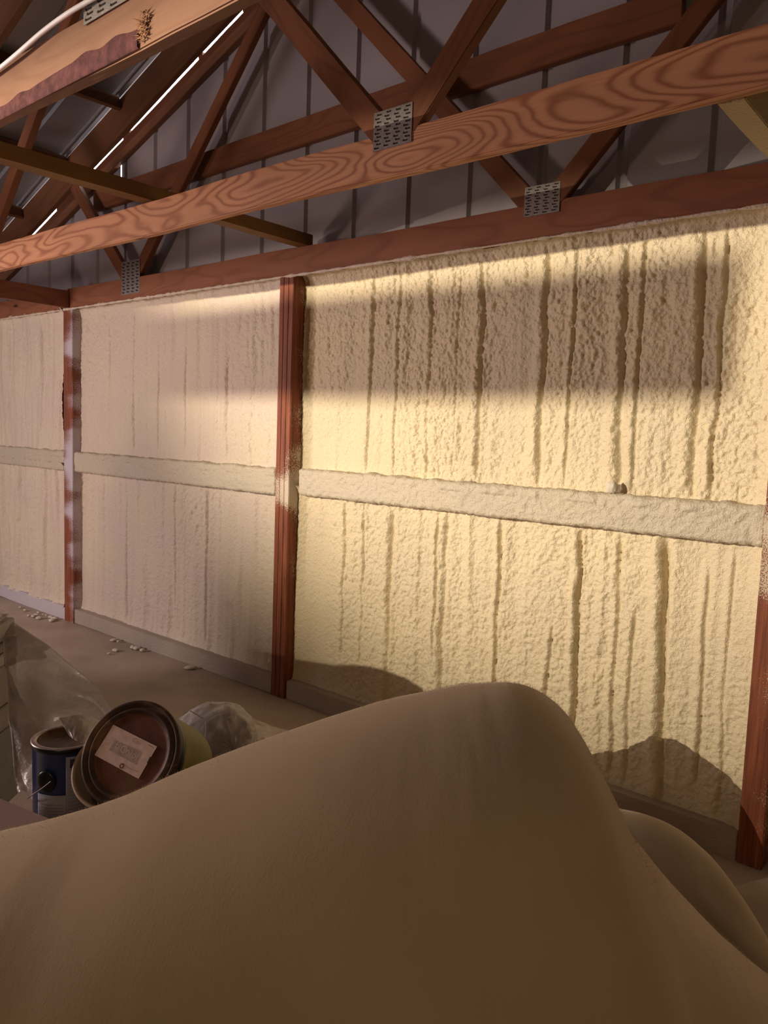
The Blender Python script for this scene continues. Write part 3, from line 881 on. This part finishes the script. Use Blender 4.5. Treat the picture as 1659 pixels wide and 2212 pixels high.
o = lathe('print', [(.003, 0), (.0048, .0004), (.0062, 0)], SP, lid, 20); o.location = on_lid(*Z1(765, 1055), .0014)
quadL((870, 1070), (1080, 1165), (1075, 1178), (865, 1083), LBL2)
# wire bail of the rusty can
q = [(410, 1535, 2.1), (432, 1548, 2.12), (444, 1560, 2.12), (443, 1600, 2.1), (432, 1640, 2.08), (405, 1680, 2.05)]
wp = spline([tuple(P(*s)) for s in q], 5)
wl = [Mr.transposed() @ (Vector(p) - rc) for p in wp]
tube('bail_handle', wl, .0011, STEEL, rust)

# tan bucket that the rusty can leans in
bk = P(271, 1643, 1.90)
buck = empty('bucket', bk, 'beige plastic bucket whose rim shows under the rusty lid', 'bucket')
TANP = simple('beige_plastic', (.40, .29, .21), .5)
buck.rotation_euler = frame_from(-tilted(271, 1643, 60, 38)).to_euler()
h2 = 0.0
rb = .124
lathe('body', [(0, -.16), (rb - .022, -.16), (rb - .018, -.155), (rb - .001, h2 - .012), (rb + .005, h2 - .008), (rb + .006, h2 - .002), (rb + .002, h2), (rb - .003, h2 - .003), (rb - .020, -.150), (0, -.150)], TANP, buck)

# pail wrapped in clear plastic behind
pw = P(482, 1612, 2.28)
pail = empty('wrapped_pail', (pw.x, pw.y, CANZ), 'round pail wrapped in clear shiny plastic behind the rusty can', 'pail')
PALE = simple('pale_pail', (.42, .33, .31), .4); DKP = simple('dark_pail_body', (.05, .04, .038), .5)  # pale rim and inside, dark outside
ax2 = -tilted(478, 1610, 200, 35)
M2 = frame_from(ax2)
pail.rotation_euler = M2.to_euler(); pail.location = pw
rp_ = .095
lathe('body', [(0, -.16), (rp_ - .014, -.16), (rp_ - .01, -.15), (rp_, -.01), (rp_ + .004, -.006), (rp_ + .004, .0), (rp_ - .004, .002), (rp_ - .008, -.02), (rp_ - .02, -.05), (0, -.055)], [DKP, PALE], pail,
      mats=[0, 0, 0, 0, 0, 1, 1, 1, 1])
bm = bmesh.new(); bmesh.ops.create_uvsphere(bm, u_segments=90, v_segments=60, radius=1)
arr = np.array([v.co[:] for v in bm.verts])
ang = np.arctan2(arr[:, 1], arr[:, 0])
ndz = fbm(ang * 3 + 9, arr[:, 2] * 4 + 5, 6) * .16 + np.abs(fbm(ang * 9 + 20, arr[:, 2] * 2.5, 8)) * .12
for v, nz in zip(bm.verts, ndz):
    s = 1.0 + nz
    v.co = Vector((v.co.x * .135 * s, v.co.y * .118 * s, v.co.z * .10 * s - .05))
o = link('plastic_wrap', frombm(bm, 'plastic_wrap'), CLEARBAG, pail, True)

# ------------------------------------------------------------------ draped plastic sheets
def drape(name, top, bot, mat, label, seed, n=20, rows=60, amp=.02, sag=.05, freq=7, vf=2):
    A_ = spline([tuple(P(*s)) for s in top], n); B_ = spline([tuple(P(*s)) for s in bot], n)
    A_ = np.array(A_); B_ = np.array(B_)
    t = np.linspace(0, 1, rows)[None, :, None]
    G = A_[:, None, :] * (1 - t) + B_[:, None, :] * t
    uu = np.linspace(0, 1, A_.shape[0])[:, None] * np.ones((1, rows)); vv = np.ones((A_.shape[0], 1)) * np.linspace(0, 1, rows)[None, :]
    G[..., 2] -= sag * np.sin(np.pi * vv) 
    fold = amp * (fbm(uu * freq + vv * 1.5, vv * vf, seed, 3) + 1.1 * np.abs(fbm(uu * freq * .7 - vv * 1, vv * vf * .9 + uu * 2, seed + 4, 2)))
    d = np.array(FH)
    G[..., 0] -= d[0] * fold; G[..., 1] -= d[1] * fold; G[..., 2] += fold * .5
    G[..., 2] = np.maximum(G[..., 2], .012)
    o = grid_mesh(name, G, mat)
    so = o.modifiers.new('thickness', 'SOLIDIFY'); so.thickness = .0012
    return tag(o, label, 'plastic sheet')
drape('plastic_sheet', [(6, 1318, 2.95), (18, 1335, 2.9), (62, 1366, 2.85), (110, 1398, 2.8), (150, 1432, 2.7), (195, 1470, 2.6), (222, 1505, 2.5), (245, 1550, 2.35)],
      [(30, 1600, 2.3), (34, 1700, 2.2), (50, 1750, 2.1), (74, 1720, 2.12), (78, 1660, 2.14), (90, 1620, 2.16), (120, 1590, 2.18), (200, 1600, 2.2)], CLEAR2,
      'translucent plastic sheet sloping from the carton stack down behind the blue can', 5, amp=.05, sag=.03, freq=2.2, vf=4.5)
drape('plastic_sheet', [(128, 1552, 2.02), (170, 1545, 2.05), (205, 1550, 2.1), (235, 1575, 2.12)],
      [(150, 1590, 1.98), (165, 1600, 1.96), (180, 1607, 1.95), (192, 1618, 1.95)], CLEAR2,
      'small flap of plastic sheet lying over the rim of the blue can', 15, amp=.006, sag=.0)
drape('plastic_sheet', [(540, 1550, 2.5), (600, 1572, 2.5), (660, 1584, 2.5), (760, 1600, 2.5)],
      [(500, 1660, 2.1), (560, 1690, 2.05), (640, 1690, 2.05), (760, 1690, 2.05)], CLEAR,
      'clear plastic trailing right from the wrapped pail', 25, amp=.03, sag=.01)

# floor sheet ridge: raised folds on the floor behind the stack
def fold(pts, w_, h_, label):
    sp = spline(pts, 14); sp = [np.array(p) for p in sp]; A = []
    for i, p in enumerate(sp):
        d = sp[min(i + 1, len(sp) - 1)] - sp[max(i - 1, 0)]; d = d / (np.linalg.norm(d) + 1e-9)
        s = np.array([-d[1], d[0], 0]); f = min(1, i / 8, (len(sp) - 1 - i) / 8)
        row = []
        for k in np.linspace(-1, 1, 17):
            z = h_ * f * (math.cos(k * math.pi) * .5 + .5) * (1 + .3 * math.sin(i * .7))
            q = p + s * w_ * k; row.append([q[0], q[1], p[2] + z + .006])
        A.append(row)
    return tag(grid_mesh('sheet_fold', np.array(A), SHEET), label, 'plastic sheet')

# ------------------------------------------------------------------ carton stack at the left edge
CART = simple('white_carton', (.42, .38, .40), .6, 0, .3, .2, 10)
CARTD = simple('grey_carton', (.30, .27, .27), .6)
stack_specs = [(.085, 'lowest', CARTD), (.150, 'second', CARTD), (.045, 'third', CART), (.035, 'fourth', CARTD), (.070, 'topmost', CART)]
sc_ = P(-72, 1400, 2.75)
zt_ = P(20, 1352, 2.75).z
tot = sum(s[0] for s in stack_specs)
zz = zt_ - tot
pbox = empty('crate', (sc_.x, sc_.y, 0), 'pale blue-grey tall crate under the carton stack at the left edge', 'crate')
bm = bmesh.new(); box_bm(bm, (0, 0, zz / 2), (.22, .28, zz)); bmesh.ops.bevel(bm, geom=list(bm.edges), offset=.006, segments=2, affect='EDGES')
link('body', frombm(bm, 'body'), simple('blue_grey_crate', (.22, .22, .26), .6), pbox); pbox.rotation_euler = (0, 0, .70)
names = {'lowest': 'grey carton, lowest of the stack at the left edge', 'second': 'tall grey-lilac carton second from the bottom of the left-edge stack',
         'third': 'thin white carton in the middle of the left-edge stack', 'fourth': 'thin greenish-grey carton second from the top of the left-edge stack', 'topmost': 'lilac-white carton topmost in the left-edge stack'}
for i, (hh, nm, mt) in enumerate(stack_specs):
    bm = bmesh.new(); box_bm(bm, (0, 0, hh / 2), (.22 + random.uniform(-.01, .012), .28, hh - .005))
    bmesh.ops.bevel(bm, geom=list(bm.edges), offset=.003, segments=2, affect='EDGES')
    o = link('carton', frombm(bm, 'carton'), mt); o.location = (sc_.x, sc_.y, zz); o.rotation_euler = (0, 0, .70 + random.uniform(-.04, .04))
    tag(o, names[nm], 'carton'); zz += hh
# crumpled bag on top of the stack
bm = bmesh.new(); bmesh.ops.create_icosphere(bm, subdivisions=5, radius=1)
arr = np.array([v.co[:] for v in bm.verts])
nz = fbm(arr[:, 0] * 2.2 + 4, arr[:, 1] * 2.2 + arr[:, 2] * 3 + 7, 4) * .5 + np.abs(fbm(arr[:, 0] * 5 + 11, arr[:, 2] * 5 + arr[:, 1] * 3 + 3, 9)) * .35
for v, k in zip(bm.verts, nz): v.co = Vector((v.co.x * .11 * (1 + k), v.co.y * .12 * (1 + k), max(-.03, v.co.z * .058 * (1 + k)) + .032))
o = link('plastic_bag', frombm(bm, 'plastic_bag'), LILAC, None, True); o.location = (sc_.x, sc_.y, zz)
tag(o, 'crumpled lilac plastic bag on top of the carton stack', 'plastic bag')
# mauve covered box at lower left
a, b, c, d = P(130, 1782, 1.52), P(-260, 1640, 1.72), P(-260, 1860, 1.2), P(130, 1900, 1.30)
zt_ = .80
mb = empty('side_table', (P(-100, 1760, 1.5).x, P(-100, 1760, 1.5).y, 0), 'low table with flat mauve top at the lower left, beside the large cover', 'table')
cen = mb.location
edge_dir = None
p1 = Vector(EYE) ; 
def onZ(px, py, z):
    r_ = R @ np.array([px - 829.5, py - 1106., F_PX]); t = (z - EYE[2]) / r_[2]; return Vector(EYE + r_ * t)
e1, e2 = onZ(150, 1783, zt_), onZ(-250, 1620, zt_)
u = (e2 - e1).normalized(); v_ = Vector((u.y, -u.x, 0))
if v_.dot(Vector((0, 0, 0)) - e1) < 0: v_ = -v_
qs = [e1 - u * .05, e2, e2 + v_ * .13, e1 - u * .05 + v_ * .13]
bm = bmesh.new()
lo = [bm.verts.new(Vector((p.x, p.y, zt_ - .03)) - Vector((cen.x, cen.y, 0))) for p in qs]
hi = [bm.verts.new(Vector((p.x, p.y, zt_)) - Vector((cen.x, cen.y, 0))) for p in qs]
bm.faces.new(lo); bm.faces.new(hi)
for k in range(4): bm.faces.new((lo[k], lo[(k + 1) % 4], hi[(k + 1) % 4], hi[k]))
bmesh.ops.bevel(bm, geom=list(bm.edges), offset=.004, segments=2, affect='EDGES')
link('table_top', frombm(bm, 'table_top'), MAUVE, mb)
for p in (e1 - u * -.08 + v_ * .02, e2 - u * .05 + v_ * .02, e2 - u * .05 + v_ * .1):
    bm = bmesh.new(); box_bm(bm, (p.x - cen.x, p.y - cen.y, (zt_ - .03) / 2), (.035, .035, zt_ - .03)); link('leg', frombm(bm, 'leg'), W_DARK, mb)

# foam crumbs on the floor
CR = simple('foam_crumb', (.66, .60, .50), .8)
cb = []
spots = [(55, 1318), (62, 1330), (78, 1328), (90, 1322), (85, 1335), (108, 1328), (116, 1332), (100, 1326), (112, 1340), (118, 1336), (72, 1331), (44, 1312), (262, 1380), (270, 1383), (236, 1412), (288, 1398), (318, 1396), (330, 1400), (505, 1420), (648, 1580), (250, 1405)]
base = None
for i, (px, py) in enumerate(spots):
    p = onZ(px, py, .012)
    if base is None:
        bm = bmesh.new(); bmesh.ops.create_icosphere(bm, subdivisions=3, radius=1)
        for v in bm.verts:
            q = v.co * (1 + .35 * random.uniform(-.5, .5)); v.co = Vector((q.x * .022, q.y * .016, q.z * .009))
        base = link('foam_crumb', frombm(bm, 'foam_crumb'), CR, None, True); o = base
    else:
        o = base.copy(); COL.objects.link(o)
    o.location = (p.x, min(p.y, 3.0), .014); s = random.uniform(.6, 1.5); o.scale = (s * random.uniform(.7, 1.3), s, s); o.rotation_euler = (0, 0, random.uniform(0, 6))
    far = px < 130
    tag(o, 'small white foam crumb on the floor in front of the left post' if far else 'small foam crumb on the floor below the middle foam bay', 'foam crumb', 'crumbs near the left post' if far else 'crumbs below the middle bay')
o = base.copy(); COL.objects.link(o); p = Vector((-1.395, 3.10, 1.375)); o.location = p; o.scale = (1.15, 1.3, 3.0); o.rotation_euler = (0, 0, 0)
for k in ('group',):
    if k in o: del o[k]
tag(o, 'pale lump of foam resting on the girt in the right bay', 'foam lump')

# ------------------------------------------------------------------ unseen blockers added behind the camera to shade wall and foreground
# added flag before the work light: it cuts the beam just above the truss chords
hd = Vector((2.6, 5.5, 0)).normalized(); hs = Vector((hd.y, -hd.x, 0)); hp = Vector((-3.9, -2.4, 2.5)) + hd * .36
tag(beam('beam_flag', hp - hs * .6 + Vector((0, 0, .2025)), hp + hs * .6 + Vector((0, 0, .2025)), .01, .40, BLACKP, side=hd, wobble=0, bev=.001), 'unseen black flag added behind the camera to cut the beam of the work light', 'light flag')
tag(beam('shade_panel', (-3.28, -1.4, 1.13), (-1.9, -1.75, 1.13), .03, 2.26, W_DARK, side=(.24, .97, 0), wobble=0), 'unseen tall panel added behind the camera to keep the foreground in shade', 'panel')  # added out of view to block the beam from the foreground
tag(beam('shadow_plank', (-4.18, -1.5, 2.422), (-3.43, -1.5, 2.422), .03, .088, W_DARK), 'unseen plank added behind the camera to shade the foam', 'plank')  # added out of view to cast the shadow band on the foam
